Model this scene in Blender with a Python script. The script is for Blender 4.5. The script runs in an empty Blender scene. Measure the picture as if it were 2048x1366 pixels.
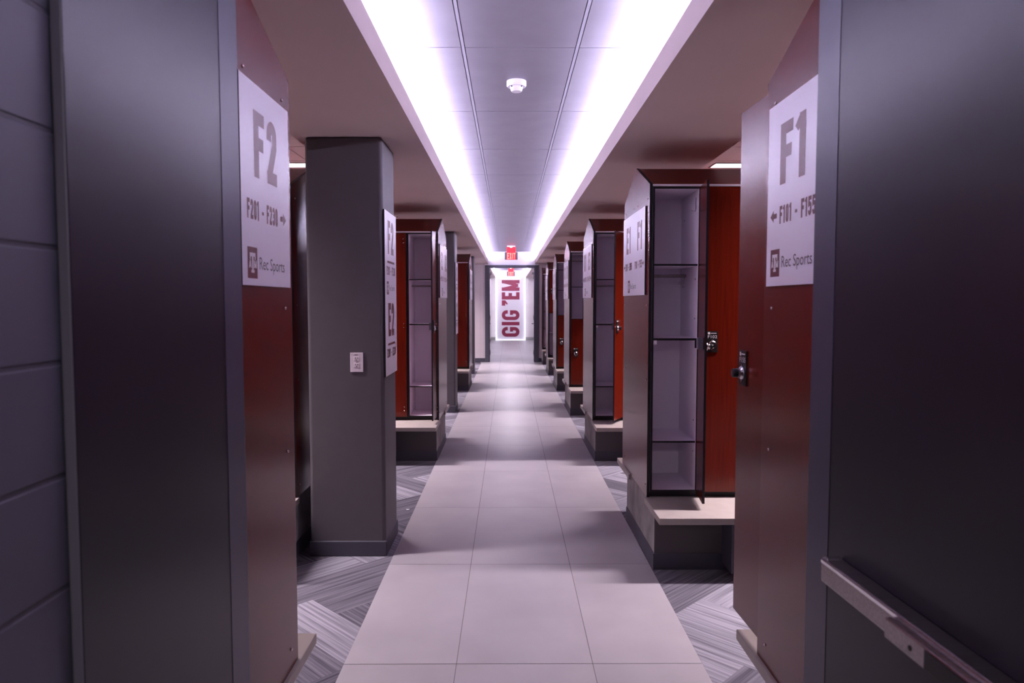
import bpy, bmesh, math, random
from mathutils import Vector, Matrix

random.seed(7)
PI = math.pi
sc = bpy.context.scene
COL = sc.collection

# ------------------------------------------------------------------ materials
def new_mat(name):
    m = bpy.data.materials.new(name)
    m.use_nodes = True
    nt = m.node_tree
    return m, nt, nt.nodes['Principled BSDF']

def setp(b, **kw):
    names = {'rough': 'Roughness', 'metal': 'Metallic', 'spec': 'Specular IOR Level',
             'coat': 'Coat Weight', 'coat_rough': 'Coat Roughness'}
    for k, v in kw.items():
        b.inputs[names[k]].default_value = v

def flat(name, col, **kw):
    m, nt, b = new_mat(name)
    b.inputs['Base Color'].default_value = (*col, 1)
    setp(b, **kw)
    return m

def noisy(name, c1, c2, scale=(1, 1, 1), nscale=5.0, detail=6, lo=.35, hi=.65, coord='Object',
          bump=0.0, rand=0.0, dist=0.0, **kw):
    m, nt, b = new_mat(name)
    N, L = nt.nodes.new, nt.links.new
    tc = N('ShaderNodeTexCoord'); mp = N('ShaderNodeMapping'); nz = N('ShaderNodeTexNoise')
    rp = N('ShaderNodeValToRGB')
    mp.inputs['Scale'].default_value = scale
    nz.inputs['Scale'].default_value = nscale
    nz.inputs['Detail'].default_value = detail
    nz.inputs['Distortion'].default_value = dist
    rp.color_ramp.elements[0].position = lo; rp.color_ramp.elements[0].color = (*c1, 1)
    rp.color_ramp.elements[1].position = hi; rp.color_ramp.elements[1].color = (*c2, 1)
    L(tc.outputs[coord], mp.inputs['Vector'])
    src = mp.outputs['Vector']
    if rand:
        g = N('ShaderNodeNewGeometry'); ml = N('ShaderNodeVectorMath'); ad = N('ShaderNodeVectorMath')
        ml.operation = 'SCALE'; ad.operation = 'ADD'
        cb = N('ShaderNodeCombineXYZ')
        for i in range(3): L(g.outputs['Random Per Island'], cb.inputs[i])
        L(cb.outputs[0], ml.inputs[0]); ml.inputs['Scale'].default_value = 37.0
        L(src, ad.inputs[0]); L(ml.outputs[0], ad.inputs[1])
        src = ad.outputs[0]
    L(src, nz.inputs['Vector'])
    L(nz.outputs['Fac'], rp.inputs['Fac'])
    out = rp.outputs['Color']
    if rand:
        hs = N('ShaderNodeHueSaturation'); mr = N('ShaderNodeMapRange')
        mr.inputs['To Min'].default_value = 1 - rand; mr.inputs['To Max'].default_value = 1 + rand
        L(g.outputs['Random Per Island'], mr.inputs['Value'])
        L(mr.outputs[0], hs.inputs['Value']); L(out, hs.inputs['Color'])
        out = hs.outputs['Color']
    L(out, b.inputs['Base Color'])
    if bump:
        bp = N('ShaderNodeBump'); bp.inputs['Strength'].default_value = bump
        bp.inputs['Distance'].default_value = .004
        L(nz.outputs['Fac'], bp.inputs['Height']); L(bp.outputs[0], b.inputs['Normal'])
    setp(b, **kw)
    return m

def emit(name, col, strength, base=(.8, .8, .8)):
    m, nt, b = new_mat(name)
    b.inputs['Base Color'].default_value = (*base, 1)
    b.inputs['Emission Color'].default_value = (*col, 1)
    b.inputs['Emission Strength'].default_value = strength
    return m

M = {}
M['wood'] = noisy('cherry_laminate', (.072, .0043, .0013), (.105, .0070, .0020), scale=(26, 26, 1.1), nscale=2.2,
                  detail=8, lo=.3, hi=.72, dist=.6, rough=.24, spec=.40)
M['black'] = flat('black_core_edge', (.006, .005, .008), rough=.5, spec=.3)
M['inside'] = noisy('white_laminate', (.87, .78, .91), (.90, .81, .94), nscale=3, rough=.42, spec=.4)
M['concrete'] = noisy('grey_concrete', (.19, .18, .18), (.30, .28, .28), nscale=7, detail=9, bump=.15, rough=.8, spec=.25)
M['riser_shade'] = flat('shaded_riser_concrete', (.085, .074, .080), rough=.7, spec=.25)  # shade under the bench slab, put into the plinth's front colour
M['base'] = flat('rubber_base', (.055, .052, .072), rough=.55, spec=.35)
M['stone'] = noisy('pale_stone', (.265, .228, .21), (.29, .25, .232), nscale=14, detail=5, rough=.4, spec=.4)
M['chrome'] = flat('chrome', (.75, .73, .76), rough=.16, metal=1.0)
M['chrome_soft'] = flat('satin_chrome', (.46, .43, .46), rough=.24, metal=1.0)
M['steel'] = noisy('brushed_steel', (.25, .22, .225), (.32, .285, .29), scale=(60, 2, 60), nscale=3, rough=.32, metal=1.0)
M['plastic'] = flat('black_plastic', (.007, .007, .009), rough=.4, spec=.3)
M['doorpaint'] = noisy('grey_door_paint', (.012, .0105, .019), (.014, .0122, .022), nscale=2.5, rough=.33, spec=.30)
M['dooredge'] = flat('pale_door_edge', (.13, .12, .15), rough=.45)  # leaf edges paler than the leaf faces
M['astragal'] = flat('astragal_paint', (.045, .043, .070), rough=.36, spec=.45)
M['framepaint'] = flat('dark_frame_paint', (.060, .060, .078), rough=.4)
M['column'] = noisy('grey_column_paint', (.080, .070, .082), (.084, .074, .086), nscale=12, rough=.5, spec=.4)
M['soffit'] = noisy('soffit_paint', (.50, .405, .41), (.525, .425, .43), nscale=2, rough=.6, spec=.3)
M['white'] = noisy('white_wall_paint', (.53, .475, .50), (.57, .51, .54), nscale=3, rough=.6, spec=.3)
M['tile_c'] = noisy('satin_ceiling_tile', (.27, .25, .30), (.29, .27, .32), nscale=6, rough=.5, metal=.6)
M['grid'] = flat('ceiling_grid', (.27, .255, .31), rough=.45)
M['joint'] = flat('ceiling_joint', (.10, .09, .12), rough=.7)
M['baytile'] = noisy('bay_ceiling_tile', (.56, .50, .50), (.60, .54, .54), nscale=50, rough=.8)
M['tile'] = noisy('porcelain_tile', (.245, .222, .24), (.30, .274, .294), scale=(1, 1, 1), nscale=2.4, detail=7,
                  lo=.3, hi=.72, rand=.035, rough=.36, spec=.45)
M['grout'] = flat('tile_grout', (.14, .12, .125), rough=.9)
M['carpet_l'] = noisy('carpet_plank_light', (.095, .088, .107), (.225, .212, .245), scale=(.9, 42, 1), nscale=1.6, detail=7,
                      lo=.32, hi=.62, coord='UV', rand=.10, bump=.6, rough=.95, spec=.1)
M['carpet_d'] = noisy('carpet_plank_dark', (.042, .038, .050), (.135, .125, .148), scale=(.9, 42, 1), nscale=1.6, detail=7,
                      lo=.32, hi=.66, coord='UV', rand=.10, bump=.6, rough=.95, spec=.1)
M['sign'] = flat('sign_board', (.84, .79, .90), rough=.28, spec=.55)
M['maroon'] = flat('maroon_print', (.085, .006, .016), rough=.34, spec=.42)
M['crimson'] = flat('crimson_letter', (.22, .015, .05), rough=.4)
M['signgrey'] = flat('grey_print', (.07, .055, .075), rough=.34, spec=.42)
M['whiteprint'] = flat('white_print', (.75, .72, .76), rough=.4)
M['plate'] = flat('white_plastic', (.68, .60, .66), rough=.35)
M['dark'] = flat('dark_slot', (.015, .012, .016), rough=.6)
M['led'] = emit('cove_led', (.78, .71, 1.0), 300.0)
M['bay'] = emit('bay_tube', (1.0, .90, .95), 9.0)
M['down'] = emit('passage_fill', (.92, .88, 1.0), 680.0)
M['entry'] = emit('entry_fill', (1.0, .90, .96), 45.0)
M['exit_red'] = emit('exit_red', (1.0, .010, .030), 1.7, base=(.4, .02, .03))
M['exit_text'] = emit('exit_letters', (1.0, .36, .25), 1.5, base=(.5, .2, .15))
M['exit_grey'] = flat('exit_grey', (.10, .09, .12), rough=.3)
M['exit_lamp'] = emit('exit_lamp', (.85, .95, 1.0), 4.0)
M['halo'] = emit('panel_edge_light', (.84, .86, 1.0), 5.0)
M['panel'] = flat('frosted_panel', (.74, .71, .78), rough=.3, spec=.5)
M['header'] = flat('header_lit_white', (.90, .87, .92), rough=.5)  # cove light on the bulkhead, put into a whiter base colour
M['smoke'] = flat('detector_plastic', (.78, .74, .80), rough=.4)

def cmu_mat():
    m, nt, b = new_mat('painted_block')
    N, L = nt.nodes.new, nt.links.new
    tc = N('ShaderNodeTexCoord'); mp = N('ShaderNodeMapping'); br = N('ShaderNodeTexBrick')
    mp.inputs['Rotation'].default_value = (0, 0, 0)
    cx = N('ShaderNodeSeparateXYZ'); cb = N('ShaderNodeCombineXYZ')
    L(tc.outputs['Object'], cx.inputs[0]); L(cx.outputs['Y'], cb.inputs['X']); L(cx.outputs['Z'], cb.inputs['Y'])
    L(cb.outputs[0], mp.inputs['Vector']); mp.inputs['Location'].default_value = (.288, -.041, 0)
    L(mp.outputs[0], br.inputs['Vector'])
    br.inputs['Scale'].default_value = 1.0
    br.inputs['Brick Width'].default_value = .406; br.inputs['Row Height'].default_value = .185; br.offset = 0.0
    br.inputs['Mortar Size'].default_value = .006; br.inputs['Mortar Smooth'].default_value = .6
    br.inputs['Color1'].default_value = (.085, .078, .104, 1); br.inputs['Color2'].default_value = (.092, .085, .112, 1)
    br.inputs['Mortar'].default_value = (.056, .049, .066, 1)
    L(br.outputs['Color'], b.inputs['Base Color'])
    bp = N('ShaderNodeBump'); bp.inputs['Strength'].default_value = .7; bp.inputs['Distance'].default_value = .006
    bp.invert = True
    L(br.outputs['Fac'], bp.inputs['Height']); L(bp.outputs[0], b.inputs['Normal'])
    setp(b, rough=.5)
    return m
M['cmu'] = cmu_mat()

# ------------------------------------------------------------------ mesh builder
class MB:
    def __init__(s): s.v, s.f, s.m, s.uv = [], [], [], {}
    def face(s, pts, m=0, uv=None):
        i = len(s.v); s.v += [tuple(p) for p in pts]
        s.f.append(tuple(range(i, i + len(pts)))); s.m.append(m)
        if uv: s.uv[len(s.f) - 1] = uv
    def box(s, x0, x1, y0, y1, z0, z1, m=0, sides=None):
        """sides: per-face material, keys -x +x -y +y -z +z"""
        if x0 > x1: x0, x1 = x1, x0
        if y0 > y1: y0, y1 = y1, y0
        if z0 > z1: z0, z1 = z1, z0
        i = len(s.v)
        s.v += [(x0, y0, z0), (x1, y0, z0), (x1, y1, z0), (x0, y1, z0), (x0, y0, z1), (x1, y0, z1), (x1, y1, z1), (x0, y1, z1)]
        F = {'-z': (3, 2, 1, 0), '+z': (4, 5, 6, 7), '-y': (0, 1, 5, 4), '+x': (1, 2, 6, 5), '+y': (2, 3, 7, 6), '-x': (3, 0, 4, 7)}
        for k, q in F.items():
            s.f.append(tuple(i + a for a in q)); s.m.append((sides or {}).get(k, m))
        return s
    def prism_x(s, prof, x0, x1, m=0, edge=None):
        """profile of (y,z) points extruded from x0 to x1"""
        if x0 > x1: x0, x1 = x1, x0
        a = sum(prof[k][0] * prof[(k + 1) % len(prof)][1] - prof[(k + 1) % len(prof)][0] * prof[k][1] for k in range(len(prof)))
        if a < 0: prof = prof[::-1]
        n = len(prof); i = len(s.v)
        s.v += [(x0, y, z) for y, z in prof] + [(x1, y, z) for y, z in prof]
        e = m if edge is None else edge
        s.f.append(tuple(i + k for k in range(n))[::-1]); s.m.append(m)
        s.f.append(tuple(i + n + k for k in range(n))); s.m.append(m)
        for k in range(n):
            k2 = (k + 1) % n
            s.f.append((i + k, i + k2, i + n + k2, i + n + k)); s.m.append(e)
        return s
    def prism_y(s, prof, y0, y1, m=0, edge=None):
        """profile of (x,z) points extruded in y"""
        n = len(prof); i = len(s.v)
        s.v += [(x, y0, z) for x, z in prof] + [(x, y1, z) for x, z in prof]
        e = m if edge is None else edge
        s.f.append(tuple(i + k for k in range(n))); s.m.append(m)
        s.f.append(tuple(i + n + k for k in range(n))[::-1]); s.m.append(m)
        for k in range(n):
            k2 = (k + 1) % n
            s.f.append((i + k2, i + k, i + n + k, i + n + k2)); s.m.append(e)
        return s
    def lathe(s, prof, axis='z', c=(0, 0, 0), seg=24, m=0):
        """prof: (radius, height[, mat]) along the axis"""
        def P(r, h, a):
            u, w = r * math.cos(a), r * math.sin(a)
            d = {'z': (u, w, h), 'y': (u, h, w), 'x': (h, u, w)}[axis]
            return (c[0] + d[0], c[1] + d[1], c[2] + d[2])
        rows = []
        for p in prof:
            rows.append(len(s.v)); s.v += [P(p[0], p[1], 2 * PI * k / seg) for k in range(seg)]
        for j in range(len(prof) - 1):
            mm = prof[j][2] if len(prof[j]) > 2 else m
            for k in range(seg):
                k2 = (k + 1) % seg
                s.f.append((rows[j] + k, rows[j] + k2, rows[j + 1] + k2, rows[j + 1] + k)); s.m.append(mm)
        s.f.append(tuple(rows[0] + k for k in range(seg))[::-1]); s.m.append(prof[0][2] if len(prof[0]) > 2 else m)
        s.f.append(tuple(rows[-1] + k for k in range(seg))); s.m.append(prof[-1][2] if len(prof[-1]) > 2 else m)
        return s
    def tube(s, pts, r, seg=10, m=0):
        pts = [Vector(p) for p in pts]; rows = []
        for k, p in enumerate(pts):
            d = (pts[min(k + 1, len(pts) - 1)] - pts[max(k - 1, 0)]).normalized()
            a = Vector((0, 0, 1)) if abs(d.z) < .9 else Vector((1, 0, 0))
            u = d.cross(a).normalized(); w = d.cross(u)
            rows.append(len(s.v))
            s.v += [tuple(p + r * (math.cos(2 * PI * q / seg) * u + math.sin(2 * PI * q / seg) * w)) for q in range(seg)]
        for j in range(len(pts) - 1):
            for q in range(seg):
                q2 = (q + 1) % seg
                s.f.append((rows[j] + q, rows[j] + q2, rows[j + 1] + q2, rows[j + 1] + q)); s.m.append(m)
        s.f.append(tuple(rows[0] + q for q in range(seg))); s.m.append(m)
        s.f.append(tuple(rows[-1] + q for q in range(seg))[::-1]); s.m.append(m)
        return s
    def mesh(s, name, mats, fix=True, smooth=False):
        me = bpy.data.meshes.new(name)
        me.from_pydata(s.v, [], s.f)
        for x in (mats if isinstance(mats, (list, tuple)) else [mats]): me.materials.append(M[x])
        for p, mi in zip(me.polygons, s.m):
            p.material_index = mi
            p.use_smooth = smooth
        if s.uv:
            ul = me.uv_layers.new(name='UVMap')
            for fi, uv in s.uv.items():
                for li, t in zip(me.polygons[fi].loop_indices, uv): ul.data[li].uv = t
        if fix:
            bm = bmesh.new(); bm.from_mesh(me)
            bmesh.ops.recalc_face_normals(bm, faces=bm.faces)
            bm.to_mesh(me); bm.free()
        me.update()
        return me
    def build(s, name, mats, parent=None, loc=(0, 0, 0), bevel=0, smooth=False, fix=True, seg=2):
        return put(s.mesh(name, mats, fix, smooth), name, parent, loc, bevel, seg)

def put(me, name, parent=None, loc=(0, 0, 0), bevel=0, seg=2):
    o = bpy.data.objects.new(name, me); COL.objects.link(o)
    o.location = loc
    if parent: o.parent = parent
    if bevel:
        b = o.modifiers.new('bevel', 'BEVEL'); b.width = bevel; b.segments = seg; b.limit_method = 'ANGLE'
        b.angle_limit = .6
    return o

def tag(o, label, cat, group=None):
    o['label'] = label; o['category'] = cat
    if group: o['group'] = group
    return o

def thing(name, label, cat, loc=(0, 0, 0), rz=0, group=None):
    o = bpy.data.objects.new(name, None); COL.objects.link(o)
    o.location = loc; o.rotation_euler = (0, 0, rz); o.empty_display_size = .1
    return tag(o, label, cat, group)

def struct(o):
    if o.parent is None: o['kind'] = 'structure'
    return o

def dup(root, loc, label=None):
    r = root.copy(); COL.objects.link(r); r.location = loc
    if label: r['label'] = label
    for ch in list(root.children):
        c = ch.copy(); COL.objects.link(c); c.parent = r
        for g in list(ch.children):
            d = g.copy(); COL.objects.link(d); d.parent = c
    return r

# ------------------------------------------------------------------ lettering
def arc(cx, cy, rx, ry, a0, a1, n=7):
    return [(cx + rx * math.cos(math.radians(a0 + (a1 - a0) * k / n)), cy + ry * math.sin(math.radians(a0 + (a1 - a0) * k / n))) for k in range(n + 1)]

def stroke(pts, t, closed=False):
    pts = [p for k, p in enumerate(pts) if k == 0 or math.dist(p, pts[k - 1]) > 1e-5]
    if closed and math.dist(pts[0], pts[-1]) < 1e-5: pts = pts[:-1]
    n = len(pts); L, R = [], []
    for k in range(n):
        p = Vector(pts[k])
        a = Vector(pts[(k - 1) % n]) if (closed or k > 0) else None
        b = Vector(pts[(k + 1) % n]) if (closed or k < n - 1) else None
        d1 = (p - a).normalized() if a is not None else None
        d2 = (b - p).normalized() if b is not None else None
        if d1 is None: d1 = d2
        if d2 is None: d2 = d1
        n1 = Vector((-d1.y, d1.x)); n2 = Vector((-d2.y, d2.x))
        mt = (n1 + n2)
        mt = mt.normalized() if mt.length > 1e-6 else n1
        l = t / 2 / max(.35, mt.dot(n1))
        L.append(p + mt * l); R.append(p - mt * l)
    out = []
    for k in range(n if closed else n - 1):
        k2 = (k + 1) % n
        out.append([tuple(R[k]), tuple(R[k2]), tuple(L[k2]), tuple(L[k])])
    return out

def glyph(ch, w, t):
    """condensed bold capital in a box w x 1, stroke t; returns polygons"""
    a, b, lo, hi = t / 2, w - t / 2, t / 2, 1 - t / 2
    r = min((b - a) / 2, .22)
    q = []
    S = lambda pts, closed=False, tt=t: q.extend(stroke(pts, tt, closed))
    top = lambda: arc(a + r, hi - r, r, r, 180, 90) + arc(b - r, hi - r, r, r, 90, 0)
    bot = lambda: arc(b - r, lo + r, r, r, 0, -90) + arc(a + r, lo + r, r, r, -90, -180)
    if ch in 'FE':
        S([(a, 0), (a, 1)]); S([(t * .9, hi), (w, hi)]); S([(t * .9, .52), (w * .9, .52)])
        if ch == 'E': S([(t * .9, lo), (w, lo)])
    elif ch == '1':
        x = w * .62; S([(x, 0), (x, 1)]); S([(x - t * .95, .78), (x - t * .1, .95)], tt=t * .75)
    elif ch == 'I':
        S([(w / 2, 0), (w / 2, 1)])
    elif ch in '0O':
        S(top() + bot(), True)
    elif ch == 'D':
        S([(a, lo), (a, hi)] + arc(b - r, hi - r, r, r, 90, 0) + arc(b - r, lo + r, r, r, 0, -90), True)
    elif ch == 'B':
        S([(a, .52), (a, hi)] + arc(b - r, hi - r * .9, r, r * .9, 90, 0) + arc(b - r, .52 + r * .9, r, r * .9, 0, -90), True)
        S([(a, lo), (a, .52)] + arc(b - r, .52 - r * .9, r, r * .9, 90, 0) + arc(b - r, lo + r, r, r, 0, -90), True)
    elif ch == 'C':
        S([(b, .66)] + top()[::-1] + [(a, .5)] + bot()[::-1] + [(b, .34)])
    elif ch == 'G':
        S([(b, .66)] + top()[::-1] + [(a, .5)] + bot()[::-1] + [(b, .44)]); S([(w * .52, .45), (w, .45)], tt=t * .9)
    elif ch == '2':
        S([(a, .68)] + top() + [(b, .62), (a + .02, .16)]); S([(0, lo), (w, lo)])
    elif ch == '3':
        S([(a, .74)] + top() + arc(b - r, .52 + r * .8, r, r * .8, 0, -90)); S([(w * .35, .52), (b - r, .52)])
        S(arc(b - r, .52 - r * .8, r, r * .8, 90, 0) + bot() + [(a, .28)])
    elif ch == '5':
        S([(w, hi), (a, hi), (a, .56)] + arc(b - r, .60 - r, r, r, 90, 0) + bot() + [(a, .27)])
    elif ch == 'A':
        S([(a, 0), (w / 2, 1)], tt=t * .9); S([(b, 0), (w / 2, 1)], tt=t * .9); S([(w * .25, .28), (w * .75, .28)], tt=t * .8)
    elif ch == 'M':
        S([(a, 0), (a, 1)]); S([(b, 0), (b, 1)]); S([(t * .5, .97), (w / 2, .08)], tt=t * .8); S([(w - t * .5, .97), (w / 2, .08)], tt=t * .8)
    elif ch == 'X':
        S([(a, 0), (b, 1)]); S([(a, 1), (b, 0)])
    elif ch == 'T':
        S([(w / 2, 0), (w / 2, 1)]); S([(0, hi), (w, hi)])
    elif ch == '-':
        S([(w * .1, .45), (w * .9, .45)], tt=t * .8)
    elif ch == "'":
        q.append([(w * .5 - t / 2, .80), (w * .5 + t / 2, .80), (w * .5 + t / 2, 1), (w * .5 - t / 2, 1)])
        q.append([(w * .5 - t * .1, .66), (w * .5 + t * .5, .80), (w * .5 - t * .05, .80), (w * .5 - t * .35, .70)])
    elif ch == '>':
        q.append([(0, .38), (w * .5, .38), (w * .5, .66), (0, .66)]); q.append([(w * .48, .16), (w, .52), (w * .48, .88)])
    elif ch == '<':
        q.append([(w * .5, .38), (w, .38), (w, .66), (w * .5, .66)]); q.append([(w * .52, .16), (w * .52, .88), (0, .52)])
    return q

WID = {'1': .72, 'I': .45, '-': .9, ' ': .62, 'M': 1.5, "'": .7, '>': 1.6, '<': 1.6}
def text_polys(txt, x0, x1, z0, h, t=.2, aspect=.46, gap=.13):
    """polys of a line of text fitted in x from x0 to x1, baseline z0, cap height h"""
    ws = [aspect * WID.get(c, 1.0) for c in txt]
    tot = sum(ws) + gap * (len(txt) - 1)
    k = (x1 - x0) / tot
    out, x = [], x0
    for c, w in zip(txt, ws):
        if c != ' ':
            for poly in glyph(c, w, t): out.append([(x + p[0] * k, z0 + p[1] * h) for p in poly])
        x += (w + gap) * k
    return out

def polys_on(mb, polys, y, m=0):
    for k, p in enumerate(polys): mb.face([(u, y - .00002 * (k % 12), v) for u, v in p], m)

_fc = {}
def font_polys(txt, x0, x1, z0, h):
    """regular sans text turned into triangles, fitted x0..x1, cap height about h above z0"""
    if txt not in _fc:
        cu = bpy.data.curves.new('lettering_source', 'FONT'); cu.body = txt; cu.size = 1.0; cu.resolution_u = 3
        ob = bpy.data.objects.new('lettering_source', cu); COL.objects.link(ob)
        dg = bpy.context.evaluated_depsgraph_get()
        me = bpy.data.meshes.new_from_object(ob.evaluated_get(dg))
        _fc[txt] = [[(me.vertices[i].co.x, me.vertices[i].co.y) for i in p.vertices] for p in me.polygons]
        bpy.data.meshes.remove(me); bpy.data.objects.remove(ob); bpy.data.curves.remove(cu)
    P = _fc[txt]
    xs = [a for p in P for a, _ in p]; lo, hi = min(xs), max(xs)
    k = (x1 - x0) / (hi - lo)
    return [[(x0 + (a - lo) * k, z0 + b * h / .70) for a, b in p] for p in P]

def emblem_polys(x0, x1, z0, z1):
    """white block T with a small A and M either side, inside a box (block-letter crest)"""
    W, H = x1 - x0, z1 - z0
    R = lambda a, b, c, d: [(x0 + W * a, z0 + H * c), (x0 + W * b, z0 + H * c), (x0 + W * b, z0 + H * d), (x0 + W * a, z0 + H * d)]
    q = [R(.20, .80, .70, .82), R(.20, .30, .60, .70), R(.70, .80, .60, .70), R(.42, .58, .26, .70), R(.34, .66, .18, .27)]
    for ch, a in (('A', .10), ('M', .62)):
        for p in glyph(ch, .6, .2): q.append([(x0 + W * (a + u * .46), z0 + H * (.33 + v * .25)) for u, v in p])
    return q

# ------------------------------------------------------------------ camera
EYE = 1.62
cam_d = bpy.data.cameras.new('camera'); cam = bpy.data.objects.new('camera', cam_d); COL.objects.link(cam)
cam_d.sensor_width = 36; cam_d.lens = 1410 * 36 / 2048; cam_d.clip_start = .02
cam.location = (0, 0, EYE)
cam.rotation_euler = (PI / 2 - math.atan(79 / 1410), 0, -math.atan(6 / 1410))
cam_d.dof.use_dof = True; cam_d.dof.focus_distance = 4.6; cam_d.dof.aperture_fstop = 4.5
sc.camera = cam

# ------------------------------------------------------------------ setting
CZ, SZ, LIPZ = 2.96, 2.64, 2.765          # ceiling, soffit, top of cove lip
CL, CR = -.561, .694                       # cove edges
SL, SR = -1.335, 1.467                     # soffit outer edges
XW = 6.8                                   # side walls of the bays
YB, YF, YE, YP = -2.4, 1.30, 18.95, 29.95            # entry wall, end wall, passage end
PL, PR = -.765, 1.06                       # passage side walls
TL, TR = -.739, .867                       # tiled strip

# carpet planks laid in herringbone
def carpet():
    mb = MB(); W, n = .25, 4
    mb.box(-XW, XW, YF - .1, YE, -.06, -.004, 1)
    c45 = math.sqrt(.5)
    def rot(p, q): return (-1.072 + (p + q) * c45, 3.762 + (p - q) * c45)
    def plank(x0, y0, w, h, m):
        g = .0015
        cs = [rot(*(W * k for k in c)) for c in ((x0 + g, y0 + g), (x0 + w - g, y0 + g), (x0 + w - g, y0 + h - g), (x0 + g, y0 + h - g))]
        cx = sum(c[0] for c in cs) / 4; cy = sum(c[1] for c in cs) / 4
        if not (-3.4 < cx < 3.4 and YF + .3 < cy < YE - .1): return
        if TL + .55 < cx < TR - .55: return
        uv = [(0, 0), (w * W, 0), (w * W, h * W), (0, h * W)] if w > h else [(0, 0), (0, w * W), (h * W, w * W), (h * W, 0)]
        mb.face([(c[0], c[1], 0) for c in cs[::-1]], m, uv[::-1])
    for k in range(-70, 90):
        for m_ in range(-14, 15):
            hm, vm = random.choice((0, 1)), random.choice((0, 1))
            if m_ == 0 and k in (0, -1, -2): hm = 0 if k == -2 else 1
            if k in (-1, -2): vm = 0 if k == -1 else 1
            plank(k + 2 * n * m_, k, n, 1, hm)
            plank(k, k - 2 * n + 1 + 2 * n * m_, 1, n, vm)
    return mb.build('floor_carpet', ['carpet_l', 'carpet_d'], fix=False)
struct(carpet())

mb = MB()
mb.box(TL, TR, -2.5, YE, -.03, .0015, 1)
mb.box(PL, PR, YE, YP, -.03, .0015, 1)
g = .0018
cols = [TL, -.2355, .3747, TR]
k = -5
while 3.07 + 1.2025 * k < YP:
    y0, y1 = 3.07 + 1.2025 * k, 3.07 + 1.2025 * (k + 1)
    cc = cols
    if y0 > YE - .3: cc = [PL, -.2355, .3747, .985, PR]
    for i in range(len(cc) - 1):
        mb.face([(cc[i] + (g if i else 0), y0 + g, .003), (cc[i + 1] - g, y0 + g, .003), (cc[i + 1] - g, min(y1, YP) - g, .003), (cc[i] + (g if i else 0), min(y1, YP) - g, .003)], 0)
    k += 1
struct(mb.build('floor_tile', ['tile', 'grout'], fix=False))
struct(MB().box(-2.2, 2.2, -2.6, YF - .1, -.06, -.004).build('floor_entry', ['base']))

# centre ceiling: satin tiles hung in a grid
def ceiling_center():
    mb = MB()
    mb.box(SL, SR, YB, YP, CZ + .008, CZ + .05, 1)
    xs = [SL + .01, -.242, .361, SR - .01]
    k = -6
    while 3.80 + 1.243 * k < YP:
        y0, y1 = max(YB, 3.80 + 1.243 * k), min(YP, 3.80 + 1.243 * (k + 1))
        if y1 > YB + .05:
            for i in range(3):
                mb.box(xs[i] + .012, xs[i + 1] - .012, y0 + .004, y1 - .004, CZ, CZ + .006, 0)
        k += 1
    for x in xs[1:3]:
        mb.box(x - .0075, x + .0075, YB, YP, CZ - .001, CZ + .008, 2)
    return mb.build('ceiling_center', ['tile_c', 'joint', 'grid'])
struct(ceiling_center())

def bay_ceiling(name, x0, x1):
    mb = MB(); mb.box(x0, x1, YF, YE, CZ + .004, CZ + .05, 1)
    y = YF
    while y < YE:
        x = x0
        while x < x1 - .01:
            mb.box(x + .008, min(x + 1.22, x1) - .008, y + .008, min(y + .61, YE) - .008, CZ, CZ + .004, 0)
            x += 1.22
        y += .61
    return struct(mb.build(name, ['baytile', 'grid']))
bay_ceiling('ceiling_left', -XW, SL); bay_ceiling('ceiling_right', SR, XW)

def soffit(name, xi, xo):
    s = 1 if xi > 0 else -1
    mb = MB()
    mb.box(xi, xo, YB, YP, SZ, SZ + .04)                      # underside board
    mb.box(xi, xi + s * .016, YB, YP, SZ + .04, LIPZ)          # lip toward the aisle
    mb.box(xo - s * .016, xo, YB, YP, SZ + .04, CZ)            # outer upstand
    return struct(mb.build(name, ['soffit']))
soffit('ceiling_soffit_left', CL, SL); soffit('ceiling_soffit_right', CR, SR)

# outer walls of the bays, entry wall, end wall
struct(MB().box(-XW - .1, -XW, YF, YE, 0, CZ + .05).build('wall_left', ['white']))
struct(MB().box(XW, XW + .1, YF, YE, 0, CZ + .05).build('wall_right', ['white']))
mb = MB()
mb.box(-XW, -.92, YF, YF + .1, 0, CZ + .05); mb.box(1.03, XW, YF, YF + .1, 0, CZ + .05)
struct(mb.build('wall_front', ['cmu']))
mb = MB()                                                      # end wall with the doorway, faint upright grooves
for x0, x1 in ((-XW, -.643), (.80, XW)):
    mb.box(x0, x1, YE + .004, YE + .14, 0, CZ + .05, 1)
    x = x0
    while x < x1 - .001:
        mb.box(x + .003, min(x + .09, x1) - .003, YE, YE + .004, 0, CZ, 0); x += .09
mb.box(-.643, .80, YE, YE + .14, 2.605, CZ + .05, 2)
struct(mb.build('wall_back', ['white', 'soffit', 'header']))
for nm, x0, x1 in (('baseboard_left', -XW, -.645), ('baseboard_right', .802, XW)):
    struct(MB().box(x0, x1, YE - .012, YE, 0, .11).build(nm, ['base']))
# end door frame
mb = MB()
mb.box(-.643, -.53, YE - .03, YE + .17, 0, 2.53); mb.box(.684, .80, YE - .03, YE + .17, 0, 2.53)
mb.box(-.643, .80, YE - .03, YE + .17, 2.53, 2.605)
mb.box(-.53, -.515, YE + .06, YE + .10, 0, 2.53); mb.box(.669, .684, YE + .06, YE + .10, 0, 2.53)
struct(mb.build('trim_1', ['framepaint'], bevel=.004))

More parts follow.
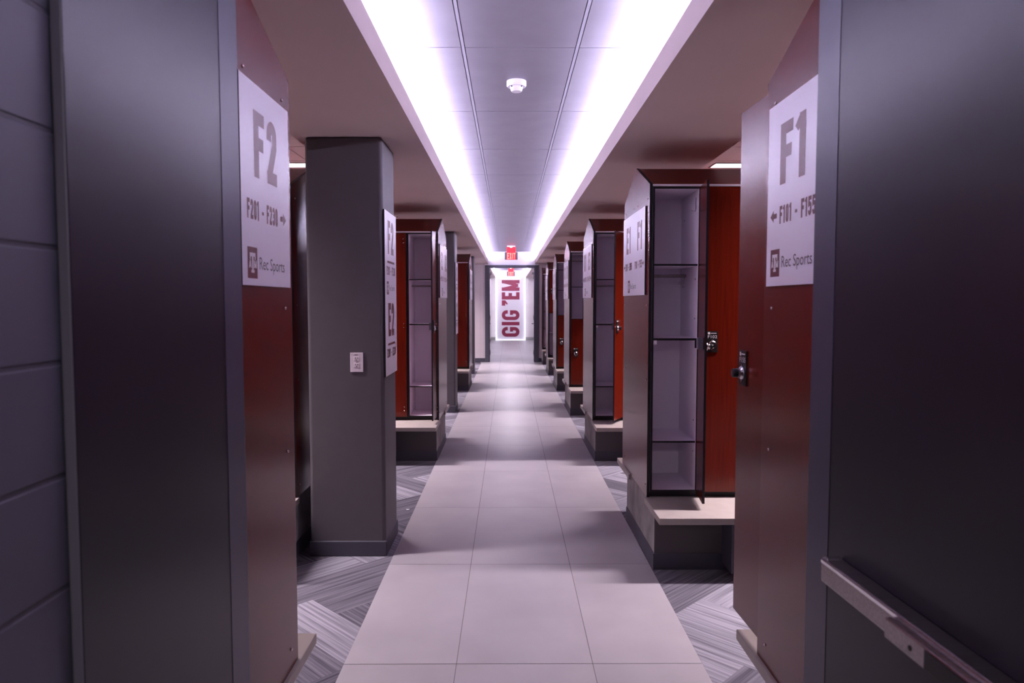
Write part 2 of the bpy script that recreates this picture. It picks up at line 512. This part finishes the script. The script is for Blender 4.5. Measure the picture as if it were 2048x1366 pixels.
# passage beyond
struct(MB().box(PL - .1, PL, YE + .14, YP, 0, CZ + .05).build('wall_passage_left', ['white']))
struct(MB().box(PR, PR + .1, YE + .14, YP, 0, CZ + .05).build('wall_passage_right', ['white']))
struct(MB().box(PL - .1, PR + .1, YP, YP + .1, 0, CZ + .05).build('wall_passage_end', ['white']))
mb = MB()
mb.box(PL, PL + .01, YE + .18, YP, .003, .13); mb.box(PR - .01, PR, YE + .18, YP, .003, .13)
mb.box(PL, CL, YP - .01, YP, .003, .13); mb.box(CR + .01, PR, YP - .01, YP, .003, .13)
struct(mb.build('baseboard_passage', ['concrete']))

# entry vestibule around the camera
t = thing('entry_fill_light', 'unseen square fill light added in the entry behind the camera', 'light', (0, -1.2, SZ))  # added fill, brightens locker interiors and surfaces facing the camera
MB().box(-.31, .31, -.31, .31, -.006, -.001).build('trim_frame', ['smoke'], t)
MB().box(-.29, .29, -.29, .29, -.009, -.006).build('diffuser', ['entry'], t)
mb = MB(); mb.box(CL, CR, YB, .6, SZ, SZ + .03)
struct(mb.build('ceiling_entry', ['soffit']))
struct(MB().box(-.92, -.7295, YB, YF + .1, 0, SZ).build('wall_entry_left', ['cmu']))
struct(MB().box(.93, 1.03, YB, YF + .1, 0, SZ).build('wall_entry_right', ['cmu']))
struct(MB().box(-1.4, 1.5, YB - .1, YB, 0, CZ + .05).build('wall_entry_back', ['cmu']))

# ------------------------------------------------------------------ entry doors
def entry_leaf(name, hx, hy, ex, ey, inner, bar, th=.044):
    """leaf from its hinge (hx,hy) to its free edge (ex,ey); inner = +1 when the aisle lies to its +x side"""
    L = math.hypot(ex - hx, ey - hy); rz = math.atan2(ey - hy, ex - hx)
    s = -inner                                                  # local y of the aisle face
    mb = MB(); mb.box(0, L, 0, -s * th, .008, 2.56, 0, {'-x': 1, '+x': 1})
    d = mb.build(name, ['doorpaint', 'dooredge'], bevel=.003)
    d.location = (hx, hy, 0); d.rotation_euler = (0, 0, rz); struct(d)
    MB().box(L - .108, L + .002, 0, s * .0012, .01, 2.558).build('astragal', ['astragal'], d)
    if bar:
        e = L - .172
        p = MB().box(.02, e, s * .002, s * .05, .943, 1.0).build('panic_bar', ['steel'], d, bevel=.004)
        MB().box(.02, e - .003, s * .0505, s * .0515, .990, .9975).build('upper_rib', ['chrome'], p)
        MB().box(e - .022, e + .004, s * .0035, s * .047, .940, 1.003).build('end_cap', ['steel'], p, bevel=.006)
        MB().box(.05, L - .47, s * .052, s * .068, .948, .990).build('push_pad', ['steel'], p, bevel=.003)
        MB().box(.05, L - .60, s * .0685, s * .071, .951, .987).build('pad_insert', ['plastic'], p, bevel=.002)
        MB().lathe([(.005, s * .0675), (.005, s * .0690)], 'y', (L - .555, 0, .967), 14).build('screw_hole', ['dark'], p)
    return d
entry_leaf('door_1', .836, 1.06, .800, 1.852, -1, True)
entry_leaf('door_2', -.708, 1.145, -.700, 1.850, 1, False, .020)

# end doors, both standing open into the passage
def end_leaf(name, hx, sgn, ang):
    """sgn: direction of the closed leaf from its hinge; opens toward +y"""
    d = MB().box(0, sgn * .60, 0, .044, .008, 2.50).build(name, ['doorpaint'], bevel=.003)
    d.location = (hx, YE + .12, 0); d.rotation_euler = (0, 0, sgn * math.radians(ang)); struct(d)
    h = MB().lathe([(.030, -.004), (.030, 0)], 'y', (sgn * .53, 0, 1.02), 18)
    h.tube([(sgn * .53, 0, 1.02), (sgn * .53, -.05, 1.02), (sgn * .42, -.055, 1.02)], .010)
    h.tube([(sgn * .53, .044, 1.02), (sgn * .53, .094, 1.02), (sgn * .42, .099, 1.02)], .010)
    h.build('lever_handle', ['chrome'], d, smooth=True)
    MB().box(sgn * .06, sgn * .34, -.055, -.002, 2.36, 2.42).build('door_closer', ['steel'], d, bevel=.004)
    MB().box(sgn * .02, sgn * .3, -.04, -.03, 2.425, 2.435).build('closer_arm', ['steel'], d)
    for z in (.25, 1.2, 2.3):
        MB().lathe([(.012, z - .06), (.012, z + .06)], 'z', (0, -.004, 0), 12).build('hinge', ['steel'], d)
    return d
end_leaf('door_3', .672, -1, 92)
end_leaf('door_4', -.518, 1, 97)

# ------------------------------------------------------------------ lights
ORD = ['first', 'second', 'third', 'fourth', 'fifth', 'sixth', 'seventh']
def led(x, s_, label):
    t = thing('cove_light', label, 'light strip', (x, 0, SZ + .04))
    MB().box(-.018, .018, YB + .2, YP - .05, 0, .118).build('channel', ['smoke'], t)
    MB().box(-.012, .012, YB + .21, YP - .06, .118, .128).build('diffuser', ['led'], t)
    return t
led(CL - .050, -1, 'long white light strip hidden in the cove left of the aisle')
led(CR + .050, 1, 'long white light strip hidden in the cove right of the aisle')

BAY_W = 460.0
BAYS = [4.07, 6.99, 9.90, 12.72, 15.50, 17.95]
proto = None
for s, side in ((1, 'right'), (-1, 'left')):
    for i, y in enumerate(BAYS):
        lab = f'bright linear tube light over the {ORD[i]} locker bay on the {side}'
        if proto is None:
            proto = thing('linear_light', lab, 'light', (0, y, CZ), 0, 'linear lights over the locker bays')
            HL = 1.66
            MB().box(-HL, HL, -.115, -.100, -.008, -.001).box(-HL, HL, .100, .115, -.008, -.001).box(-HL, .015 - HL, -.1, .1, -.008, -.001).box(HL - .015, HL, -.1, .1, -.008, -.001).build('trim_frame', ['exit_grey'], proto)
            MB().box(.016 - HL, HL - .016, -.099, .099, -.005, -.001).build('diffuser', ['bay'], proto)
            ld = bpy.data.lights.new('lamp_beam', 'AREA'); ld.shape = 'RECTANGLE'; ld.size = 2 * HL - .05; ld.size_y = .17
            ld.energy = BAY_W; ld.color = (1.0, .87, .955); ld.spread = math.radians(112)
            lo = bpy.data.objects.new('lamp_beam', ld); COL.objects.link(lo); lo.parent = proto; lo.location = (0, 0, -.010)
            o = proto
        else:
            o = dup(proto, (0, y, CZ), lab)
        o.location = ((1.985 + HL) if s > 0 else (-1.84 - HL - (.25 if i == 0 else 0)), y, CZ)

# smoke detector
t = thing('smoke_detector', 'white round smoke detector on the middle ceiling panel', 'smoke detector', (.046, 4.37, CZ))
MB().lathe([(.060, 0), (.060, -.026), (.055, -.034)], 'z', seg=32).build('base_ring', ['smoke'], t, smooth=False)
MB().lathe([(.040, -.034), (.036, -.052), (.030, -.062)], 'z', seg=32).build('sensor_head', ['smoke'], t)
for k in (-1, 1):
    MB().lathe([(.005, -.0525), (.005, -.049)], 'y', (k * .030, 0, -.043), 10).build('indicator', ['exit_grey'], t)
# small ceiling sensor over the left bay
t = thing('ceiling_sensor', 'small white dome sensor above the left lockers behind the pillar', 'sensor', (-1.70, 11.05, CZ))
MB().lathe([(.045, 0), (.045, -.03)], 'z', seg=20).build('mount', ['exit_grey'], t)
MB().lathe([(.048, -.03), (.045, -.05), (.032, -.068), (.012, -.076)], 'z', seg=20).build('dome', ['smoke'], t)

# exit signs
def exit_sign(loc, label):
    t = thing('exit_sign', label, 'exit sign', loc, 0, 'lit exit signs')
    MB().lathe([(.10, 0), (.10, -.018), (.085, -.028)], 'z', seg=24).build('canopy', ['smoke'], t)
    MB().lathe([(.030, -.012), (.030, -.026), (.018, -.032)], 'z', (0, -.075, -.012), 16).build('lamp', ['exit_lamp'], t)
    MB().box(-.105, .105, -.006, .006, -.15, -.028).build('upper_panel', ['exit_red'], t)
    b = MB().box(-.1525, .1525, -.012, .012, -.33, -.15, 0).build('sign_panel', ['exit_grey'], t, bevel=.003)
    MB().box(-.110, .110, -.015, -.0125, -.326, -.152).build('lit_field', ['exit_red'], b)
    mb = MB(); polys_on(mb, text_polys('EXIT', -.095, .098, -.315, .145, t=.17, aspect=.5, gap=.14), -.0165)
    mb.build('lettering', ['exit_text'], b, fix=False)
    return t
exit_sign((.053, 16.95, CZ), 'red lit EXIT sign hanging in front of the doorway head')
exit_sign((.075, 27.6, CZ), 'smaller-looking red exit sign seen through the end doorway above GIG EM')

# ------------------------------------------------------------------ GIG 'EM panel
t = thing('slogan_panel', "tall pale edge-lit panel lettered GIG 'EM in maroon at passage end", 'panel', ((CL + CR) / 2, YP - .06, 0))
hw = (CR - CL) / 2 - .01
MB().box(-hw, hw, 0, .03, .012, CZ - .01).build('face_sheet', ['panel'], t)
for k in (-1, 1):
    MB().box(k * (hw + .001), k * (hw + .009), -.06, .03, .012, CZ - .01).build('edge_light', ['halo'], t)
MB().box(-hw, hw, -.04, .03, .003, .009).build('foot_light', ['halo'], t)
cx = (CL + CR) / 2
X0, X1 = -.307 - cx, .445 - cx                      # cap tops face the left, text reads upward
def zz(y): return EYE + (604 - (520 + y / 7.59)) / 1410 * 29.9
for ch, ya, yb in (('G', 1165, 1015), ('I', 990, 940), ('G', 912, 762), ("'", 680, 625), ('E', 600, 490), ('M', 470, 305)):
    za, h = zz(ya), X1 - X0
    mb = MB()
    for k, p in enumerate(glyph(ch, (zz(yb) - za) / h, .195 if ch != "'" else .3)):
        mb.face([(X1 - v * h, -.0015 - .0001 * k, za + u * h) for u, v in p])
    mb.build('letter', ['crimson'], t, fix=False)

# unseen ceiling fill lights added to brighten the passage
pr = None
for k, y in enumerate((21.0, 23.6, 26.0, 28.4)):
    lab = f'added unseen passage fill light, {ORD[k]} beyond the end doorway'
    if pr is None:
        pr = thing('passage_fill_light', lab, 'light', (.067, y, CZ), 0, 'added passage fill lights')
        MB().lathe([(.10, -.001), (.10, -.010), (.085, -.010)], 'z', seg=24).build('trim_ring', ['smoke'], pr)
        MB().lathe([(.083, -.0102), (.083, -.012)], 'z', seg=24).build('lens', ['down'], pr)
    else: dup(pr, (.067, y, CZ), lab)

# ------------------------------------------------------------------ columns
COLS = [(4.42, 4.87, 'grey square pillar with a white outlet, first on the left'),
        (10.26, 10.71, 'grey square pillar behind the open left locker bank'),
        (15.80, 16.25, 'grey square pillar nearest the end doorway')]
for y0, y1, lab in COLS:
    o = MB().box(-1.265, -.785, y0, y1, 0, SZ).build('column', ['column'], bevel=.022, seg=4)
    struct(o); o['label'] = lab; o['category'] = 'pillar'
    MB().box(-1.271, -.779, y0 - .006, y1 + .006, 0, .1).build('baseboard', ['base'], o, bevel=.006, seg=2)
t = thing('wall_outlet', 'white double power outlet on the front of the grey pillar', 'outlet', (-.956, 4.42, 1.181))
MB().box(-.041, .041, -.006, 0, 0, .122).build('cover_plate', ['plate'], t, bevel=.002)
for z in (.083, .042):
    r = MB().box(-.017, .017, -.0078, -.005, z - .014, z + .014).build('receptacle', ['plate'], t, bevel=.004)
    mb = MB()
    mb.box(-.009, -.006, -.0085, -.0075, z, z + .009); mb.box(.006, .009, -.0085, -.0075, z, z + .009)
    mb.lathe([(.003, -.0085), (.003, -.0075)], 'y', (0, 0, z - .007), 10)
    mb.build('slots', ['dark'], r)
MB().box(-.014, .008, -.0066, -.0055, .107, .110).build('printed_mark', ['signgrey'], t)
MB().lathe([(.003, -.0068), (.003, -.0055)], 'y', (0, 0, .0625), 10).build('screw', ['steel'], t)

# ------------------------------------------------------------------ signs
def sign(loc, rz, w, h, label, paint):
    t = thing('directory_sign', label, 'sign', loc, rz, 'white locker directory signs')
    MB().box(-w / 2, w / 2, -.009, 0, 0, h, 1, {'-y': 0}).build('board', ['sign', 'black'], t)
    def add(name, polys, mat='maroon', y=YS, parent=None):
        mb = MB(); polys_on(mb, polys, y)
        return mb.build(name, [mat], parent or t, fix=False)
    paint(add, w, h)
    return t
YS = -.0096
def crest(add, x, z, sc_=1.0):
    w, h = .076 * sc_, .088 * sc_
    e = add('emblem', [[(x, z), (x + w, z), (x + w, z + h), (x, z + h)]])
    add('emblem_letters', emblem_polys(x, x + w, z, z + h), 'whiteprint', YS - .0005, e)
    add('caption', font_polys('Rec Sports', x + w + .018 * sc_, x + w + .245 * sc_, z + .028 * sc_, .036 * sc_), 'signgrey')
def single(big, rng, arrow):
    def f(add, w, h):
        l = -w / 2
        add('lettering', text_polys(big, l + .105, l + .30, h - .265, .19, t=.20, aspect=.44, gap=.12))
        ra, rb = ((l + .108, l + .375) if arrow == '<' else (l + .042, l + .30))
        add('range_lettering', text_polys(rng, ra, rb, h - .388, .056, t=.21, aspect=.46, gap=.12))
        aa = l + .030 if arrow == '<' else l + .328
        add('arrow', [[(aa + u * .055, h - .388 + v * .056) for u, v in p] for p in glyph(arrow, 1.0, .2)])
        crest(add, l + .038, h - .555)
    return f
def double(a, ra, b, rb):
    def f(add, w, h):
        l = -w / 2
        for big, rg, x, xr, xa, ar in ((a, ra, .14, .105, .035, '<'), (b, rb, .57, .485, .760, '>')):
            add('lettering', text_polys(big, l + x, l + x + .175, h - .265, .19, t=.20, aspect=.44, gap=.12))
            add('range_lettering', text_polys(rg, l + xr, l + xr + .26, h - .385, .052, t=.21))
            add('arrow', [[(l + xa + u * .05, h - .385 + v * .052) for u, v in p] for p in glyph(ar, 1.0, .2)])
        crest(add, l + .215, h - .545)
    return f
def tall(a, ra, b, rb):
    def f(add, w, h):
        l = -w / 2
        for big, rng, z in ((a, ra, h - .27), (b, rb, h - .80)):
            add('lettering', text_polys(big, l + .11, l + .33, z, .215, t=.20, aspect=.44, gap=.12))
            add('rule', [[(l + .09, z - .058), (l + .36, z - .058), (l + .36, z - .044), (l + .09, z - .044)]])
            add('range_lettering', text_polys(rng, l + .06, l + .39, z - .135, .056, t=.21))
        crest(add, l + .06, h - .53, .95)
    return f

XL, XR = -.735, .875                                # aisle faces of the locker end panels
sign((XL + .0005, 2.14, 1.667), PI / 2, .42, .575, 'white F2 sign on the near left locker end beside the grey door', single('F2', 'F201 - F230', '>'))
sign((XR - .0005, 2.167, 1.672), -PI / 2, .42, .585, 'white F1 sign on the near right locker end, partly behind door', single('F1', 'F101 - F155', '<'))
sign((-.785 + .001, 4.645, 1.148), PI / 2, .44, 1.05, 'tall white F2 and E2 sign on the side of the outlet pillar', tall('F2', 'F201 - F230', 'E2', 'E201 - E230'))
sign((-.785 + .001, 10.485, 1.148), PI / 2, .44, 1.05, 'tall white sign on the pillar behind the open left locker', tall('D2', 'D201 - D230', 'C2', 'C201 - C230'))

# ------------------------------------------------------------------ lockers
ZB, ZT = .415, 2.335                                 # bottom and top of the locker boxes
LW, LD, LH = .30, .455, ZT - ZB
DW = .284
PT = .013
S_IN = {'-x': 0, '+x': 0, '-y': 1, '+y': 0, '-z': 0, '+z': 0}
def carcass_mesh():
    mb = MB()
    mb.box(0, PT, 0, LD, 0, LH, 0, {'-y': 1}); mb.box(LW - PT, LW, 0, LD, 0, LH, 0, {'-y': 1})
    mb.box(PT, LW - PT, LD - .01, LD, 0, LH, 0)
    mb.box(PT, LW - PT, 0, LD - .01, 0, PT, 0, {'-y': 1}); mb.box(PT, LW - PT, 0, LD - .01, LH - PT, LH, 0, {'-y': 1})
    for z in (.25, .45, .93, 1.10, 1.35, 1.75):                      # fixing caps on the right inner wall
        mb.lathe([(.005, LW - PT - .002), (.005, LW - PT + .001)], 'x', (0, .06 if z != 1.75 else .36, z), 8, 2)
    return mb.mesh('carcass', ['inside', 'black', 'signgrey'])
def shelf_mesh(): return MB().box(PT, LW - PT, .012, LD - .01, -.006, .006, 0, {'-y': 1}).mesh('shelf', ['inside', 'black'])
def lip_shelf_mesh():
    mb = MB().box(PT, LW - PT, .012, LD - .01, -.007, .007, 0, {'-y': 1})
    mb.box(LW - PT - .012, LW - PT, .010, .11, -.055, -.007, 0, {'-y': 1})
    mb.box(PT, PT + .022, .010, .11, -.035, -.007, 0)
    return mb.mesh('lipped_shelf', ['inside', 'black'])
def rod_mesh(): return MB().tube([(PT, .22, 0), (LW - PT - .02, .22, 0)], .0095, 12).mesh('coat_rod', ['steel'])
def hook_mesh():
    mb = MB().tube([(0, 0, .02), (0, 0, -.05), (-.004, -.004, -.062), (-.014, -.010, -.066), (-.030, -.014, -.060), (-.036, -.016, -.048)], .0035, 8)
    return mb.mesh('coat_hook', ['chrome'], smooth=True)
def door_mesh(h): return MB().box(-DW, -.004, -.014, 0, .004, h - .004, 1, {'-y': 0, '+y': 0}).mesh('door', ['wood', 'black'])
ME = dict(carcass=carcass_mesh(), shelf=shelf_mesh(), lip=lip_shelf_mesh(), rod=rod_mesh(), hook=hook_mesh())
TIER = 1.372 - ZB
DOOR = {'full': door_mesh(LH), 'upper': door_mesh(LH - TIER), 'lower': door_mesh(TIER)}
def lock_meshes():
    p = MB().box(-.034, .034, -.006, 0, -.066, .066).mesh('lock_plate', ['plastic'])
    k = MB().lathe([(.026, -.008), (.025, -.012), (.019, -.018), (.018, -.026)], 'y', (0, 0, -.018), 28)
    for dz, pts in ((0, [(-.016, .000), (.016, .000), (0, .018)]), (0, [(-.016, -.034), (0, -.058), (.016, -.034)])):
        k.prism_y(pts, -.0105, -.006)
    k = k.mesh('lock_escutcheon', ['chrome_soft'])
    d = MB().lathe([(.0165, -.026), (.0175, -.040), (.0155, -.0445), (.006, -.0450)], 'y', (0, 0, -.018), 24)
    d.box(-.0012, .0012, -.0460, -.0445, -.024, -.007, 1)
    d = d.mesh('lock_knob', ['plastic', 'chrome'])
    e = MB()
    e.face([(-.028, -.0066, .046), (-.014, -.0066, .046), (-.014, -.0066, .060), (-.028, -.0066, .060)])
    e.face([(-.010, -.0066, .051), (.026, -.0066, .051), (.026, -.0066, .055), (-.010, -.0066, .055)])
    e = e.mesh('lock_badge', ['whiteprint'], fix=False)
    l = MB().box(-.03, .03, .001, .030, -.035, .035).box(-.042, -.03, .004, .018, -.014, .014).mesh('latch_case', ['exit_grey'])
    return p, k, d, e, l
LOCK = lock_meshes()
SCREW = MB().lathe([(.0052, 0), (.0050, -.002), (.0035, -.0040), (.0012, -.0048)], 'y', seg=12).mesh('screw', ['chrome'], smooth=True)

def add_door(t, tier, hinge_z, lock_z, angle, number=None, screws=False, plates=True):
    d = put(DOOR[tier], 'door', t, (LW - .010, -.003, hinge_z))
    d.rotation_euler = (0, 0, math.radians(angle))
    lx = -DW + .070
    if plates:
        for me in LOCK:
            put(me, me.name, d, (lx, -.014 if me is not LOCK[4] else 0, lock_z - hinge_z))
        if number:
            mb = MB(); polys_on(mb, font_polys(number, -.028, .030, .022, .019), -.0066)
            mb.build('lock_number', ['whiteprint'], d, (lx, -.014, lock_z - hinge_z), fix=False)
    if screws:
        h = {'full': (.085, .96, 1.835), 'upper': (.09, .88), 'lower': (.09, .86)}[tier]
        for z in h:
            for dz in (-.02, .02):
                put(SCREW, 'hinge_screw', d, (-.030, -.014, z + dz))
    return d

def locker(loc, label, kind, rz=0, number=None, angle=0, screws=False, inside=True, angles=None, plates=True):
    t = thing('locker', label, 'locker', loc, rz, 'cherry wood changing room lockers')
    put(ME['carcass'], 'carcass', t)
    if kind == 'full':
        if inside:
            for z in (1.852, .733): put(ME['shelf'], 'shelf', t, (0, 0, z - ZB))
            put(ME['lip'], 'shelf', t, (0, 0, 1.385 - ZB))
            r = put(ME['rod'], 'coat_rod', t, (0, 0, 1.790 - ZB))
            put(ME['hook'], 'coat_hook', r, (LW - PT - .030, .22, -.01))
            h = put(ME['hook'], 'wall_hook', t, (LW - PT - .003, .06, 2.255 - ZB))
        add_door(t, 'full', 0, 1.372 - ZB, angle, number, screws, plates)
    else:
        ua, la = angles
        put(ME['shelf'], 'shelf', t, (0, 0, TIER))
        if ua:
            put(ME['shelf'], 'shelf', t, (0, 0, 1.835 - ZB)); put(ME['rod'], 'coat_rod', t, (0, -.06, 2.215 - ZB))
        if la:
            put(ME['shelf'], 'shelf', t, (0, 0, .915 - ZB))
        add_door(t, 'upper', TIER, 1.855 - ZB, ua, None, screws)
        add_door(t, 'lower', 0, .888 - ZB, la, None, screws)
    return t

def bank(s, xf, y0, y1, n, what, screws, single_sided=False, signpaint=None, signlab=None, rear=True, near=True):
    po, so = (.23, .44) if near else (.03, .035)
    """casing, plinth and benches of one locker bank; s=+1 right of the aisle. Returns x of its first locker's left side."""
    ln = 3.4
    xe = xf + s * ln
    ym = y1 if single_sided else (y0 + y1) / 2
    c = thing('locker_bank_casing', f'cherry wood end panel and sloping top of {what}', 'locker bank', (0, 0, 0), 0, 'cherry wood locker bank casings')
    c.location = (xf, y0, .38)
    def P(mb, name, mats, **kw):
        o = mb.build(name, mats, c, **kw); o.location = (-xf, -y0, -.38); return o
    prof = [(y0, .38), (y1, .38), (y1, 2.352), (ym, 2.535), (y0, 2.352)]
    if single_sided: prof = [(y0, .38), (y1, .38), (y1, 2.535), (y0, 2.352)]
    ep = P(MB().prism_x(prof, xf, xf + s * .018, 0, 1), 'end_panel', ['wood', 'black'])
    P(MB().prism_x(prof, xe - s * .018, xe, 0, 1), 'end_panel', ['wood', 'black'])
    mb = MB()
    x0, x1 = xf + s * .0185, xe - s * .0185
    mb.prism_x([(y0 + .004, 2.352), (ym, 2.533), (ym, 2.516), (y0 + .004, 2.336)], x0, x1)
    if not single_sided: mb.prism_x([(y1 - .004, 2.352), (ym, 2.533), (ym, 2.516), (y1 - .004, 2.336)], x0, x1)
    P(mb, 'sloping_top', ['wood'])
    P(MB().box(x0, x1, y0 - .002, y0 + .0035, 2.338, 2.351), 'top_trim', ['plate'])
    if not single_sided and rear: P(MB().box(x0, x1, y1 - .018, y1, .385, 2.335), 'rear_panel', ['wood'])
    P(MB().box(x0, x1, y0 + .022, y0 + .04, .381, .4145), 'toe_kick', ['black'])
    xu = xf + s * (.022 + n * LW)
    P(MB().box(xu, x1, y0 - .014, y0 + .003, .418, 2.333), 'filler_panel', ['wood'])
    if screws:
        d = y1 - y0
        pts = [(y0 + .06, 2.27), (ym - .07, 2.27), (ym + .07, 2.27), (y1 - .075, 2.27)]
        for z in (1.6, 1.125, .45): pts += [(y0 + .06, z), (y1 - .075, z)]
        for y, z in pts:
            q = put(SCREW, 'screw', ep, (xf, y, z)); q.rotation_euler = (0, 0, -PI / 2 if s > 0 else PI / 2)
    # plinth and benches
    pl = MB(); xa = xf + s * .004
    yb = y1 - (0 if single_sided else .2)
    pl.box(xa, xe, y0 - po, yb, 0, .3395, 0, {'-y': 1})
    pl.box(xa, xe, y0 + .012, y1 - (0 if single_sided else .36), .3395, .379)
    o = tag(pl.build('bench_plinth', ['concrete', 'riser_shade']), f'grey concrete plinth under {what}', 'plinth', 'concrete bench plinths')
    mb = MB(); mb.box(xa - s * .006, xe, y0 - po - .006, y0 - po, 0, .1); mb.box(xa - s * .006, xa, y0 - po, yb, 0, .1)
    mb.build('base_strip', ['base'], o)
    xs_ = xf - s * .012
    b = tag(MB().box(xs_, xe, y0 - so, y0 + .010, .34, .379).build('bench_slab', ['stone'], bevel=.003), f'pale stone bench slab before the near face of {what}', 'bench', 'stone locker benches')
    if near: MB().box(xf + s * .41, xf + s * .42, y0 - .43, y0 - .238, .05, .3395).build('support_bracket', ['base'], b)
    if not single_sided:
        tag(MB().box(xs_, xe, y1 - .35, y1 + .19, .34, .379).build('bench_slab', ['stone'], bevel=.003), f'pale stone bench slab behind {what}', 'bench', 'stone locker benches')
    if signpaint:
        sign((xf - s * .0005, (y0 + y1) / 2 + .035, 1.665), (-PI / 2 if s > 0 else PI / 2), .84, .565, signlab, signpaint)
    return [(xf + .02 + k * LW) if s > 0 else (xf - .02 - (k + 1) * LW) for k in range(n)]

D = .955
rng = lambda c, n: f'{c}{n}01 - {c}{n}55' if n == 1 else f'{c}{n}01 - {c}{n}30'
# right of the aisle
w = 'the right bank with the F1 sign'
xs = bank(1, XR, 1.465, 2.42, 2, w, True, rear=False, near=False)
locker((xs[0] + LW, 2.421, ZB), 'locker with door swung out toward the aisle and plate F155', 'full', rz=PI, number='F155', angle=92, inside=True)
N4 = ['first', 'second', 'third', 'fourth']
w = 'the right bank with the E1 F1 sign'
xs = bank(1, XR, 4.42, 4.42 + D, 4, w, True, False, double('E1', rng('E', 1), 'F1', rng('F', 1)), 'wide white E1 F1 sign on the second right locker end')
locker((xs[0], 4.42, ZB), 'open empty locker with shelves and coat rod beside the door numbered F102', 'full', angle=83)
locker((xs[1], 4.42, ZB), 'closed locker with black plate numbered F102 and chrome knob', 'full', number='F102', inside=False)
for k in (2, 3):
    locker((xs[k], 4.42, ZB), f'closed locker, {N4[k]} from the aisle in the right bank signed E1 F1', 'full', inside=False)
w = 'the third bank on the right'
xs = bank(1, XR, 7.34, 7.34 + D, 3, w, True, False, double('D1', rng('D', 1), 'E1', rng('E', 1)), 'wide white sign on the third right locker end')
locker((xs[0], 7.34, ZB), 'empty locker with orange-brown door ajar in the third bank on the right', 'full', angle=62)
for k in (1, 2):
    locker((xs[k], 7.34, ZB), f'closed locker, {N4[k]} from the aisle in the third right bank', 'full', inside=False)
tiers = [(10.24, (60, 0), 'fourth', 'C', 'D', 'two-tier locker, upper half open and lower door shut'),
         (13.05, (60, 0), 'fifth', 'B', 'C', 'two-tier locker with open top and closed lower door'),
         (15.82, (0, 62), 'sixth', 'A', 'B', 'two-tier locker, upper door shut and lower half open')]
for y0, angs, o_, ca, cb, desc in tiers:
    w = f'the {o_} bank on the right'
    xs = bank(1, XR, y0, y0 + D, 3, w, False, False, double(ca + '1', rng(ca, 1), cb + '1', rng(cb, 1)), f'wide white sign on the {o_} right locker end')
    locker((xs[0], y0, ZB), f'{desc} in the {o_} right bank', 'tier', angles=angs)
    for k in (1, 2):
        locker((xs[k], y0, ZB), f'closed locker, {N4[k]} from the aisle in the {o_} right bank', 'full', inside=False)
w = 'the last right bank beside the end doorway'
xs = bank(1, XR, 18.47, YE - .003, 3, w, False, True)
locker((xs[0], 18.47, ZB), 'two-tier locker with both halves open right beside the end doorway', 'tier', angles=(60, 60))
for k in (1, 2):
    locker((xs[k], 18.47, ZB), f'closed locker, {N4[k]} from the aisle in the last right bank', 'full', inside=False)
# left of the aisle
w = 'the left bank with the F2 sign'
xs = bank(-1, XL, 1.44, 2.395, 2, w, True, near=False)
w = 'the left bank recessed behind the outlet pillar'
xs = bank(-1, -1.345, 4.42, 4.42 + D, 2, w, True)
locker((xs[0], 4.42, ZB), 'closed locker squeezed into view left of the outlet pillar', 'full', screws=True, inside=False)
locker((xs[1], 4.42, ZB), 'closed locker, second from the aisle behind the outlet pillar', 'full', inside=False)
w = 'the left bank beyond the outlet pillar'
xs = bank(-1, XL, 7.36, 7.36 + D, 3, w, True, False, double('E2', rng('E', 2), 'D2', rng('D', 2)), 'wide white sign on the left locker end beyond the outlet pillar')
locker((xs[0], 7.36, ZB), 'open empty locker beside the aisle just beyond the outlet pillar', 'full', angle=87, screws=True)
locker((xs[1], 7.36, ZB), 'closed locker between the outlet pillar and the open left locker', 'full', screws=True, inside=False)
locker((xs[2], 7.36, ZB), 'closed locker, third from the aisle beyond the outlet pillar', 'full', screws=True, inside=False)
bank(-1, -1.345, 10.24, 10.24 + D, 2, 'the left bank hidden behind the second pillar', False)
w = 'the farthest bank on the left'
xs = bank(-1, XL, 13.05, 13.05 + D, 3, w, False, False, double('C2', rng('C', 2), 'B2', rng('B', 2)), 'wide white sign on the farthest left locker end')
locker((xs[0], 13.05, ZB), 'closed full-height locker beside the aisle in the farthest left bank', 'full', screws=True, inside=False)
for k in (1, 2):
    locker((xs[k], 13.05, ZB), f'closed locker, {N4[k]} from the aisle in the farthest left bank', 'full', screws=True, inside=False)

# scrap of paper on the carpet by the tile edge
mb = MB(); mb.box(-.012, .012, -.009, .009, 0, .004)
tag(mb.build('paper_scrap', ['whiteprint'], loc=(-.79, 5.42, .001), bevel=.001), 'tiny white paper scrap on the carpet by the tile edge', 'paper scrap')

# ------------------------------------------------------------------ world and view
wd = bpy.data.worlds.new('world'); sc.world = wd; wd.use_nodes = True
wd.node_tree.nodes['Background'].inputs[0].default_value = (0, 0, 0, 1)
wd.node_tree.nodes['Background'].inputs[1].default_value = 0
vs = sc.view_settings
vs.view_transform = 'Standard'; vs.look = 'None'; vs.exposure = -0.44; vs.gamma = 1.0; vs.use_curve_mapping = False
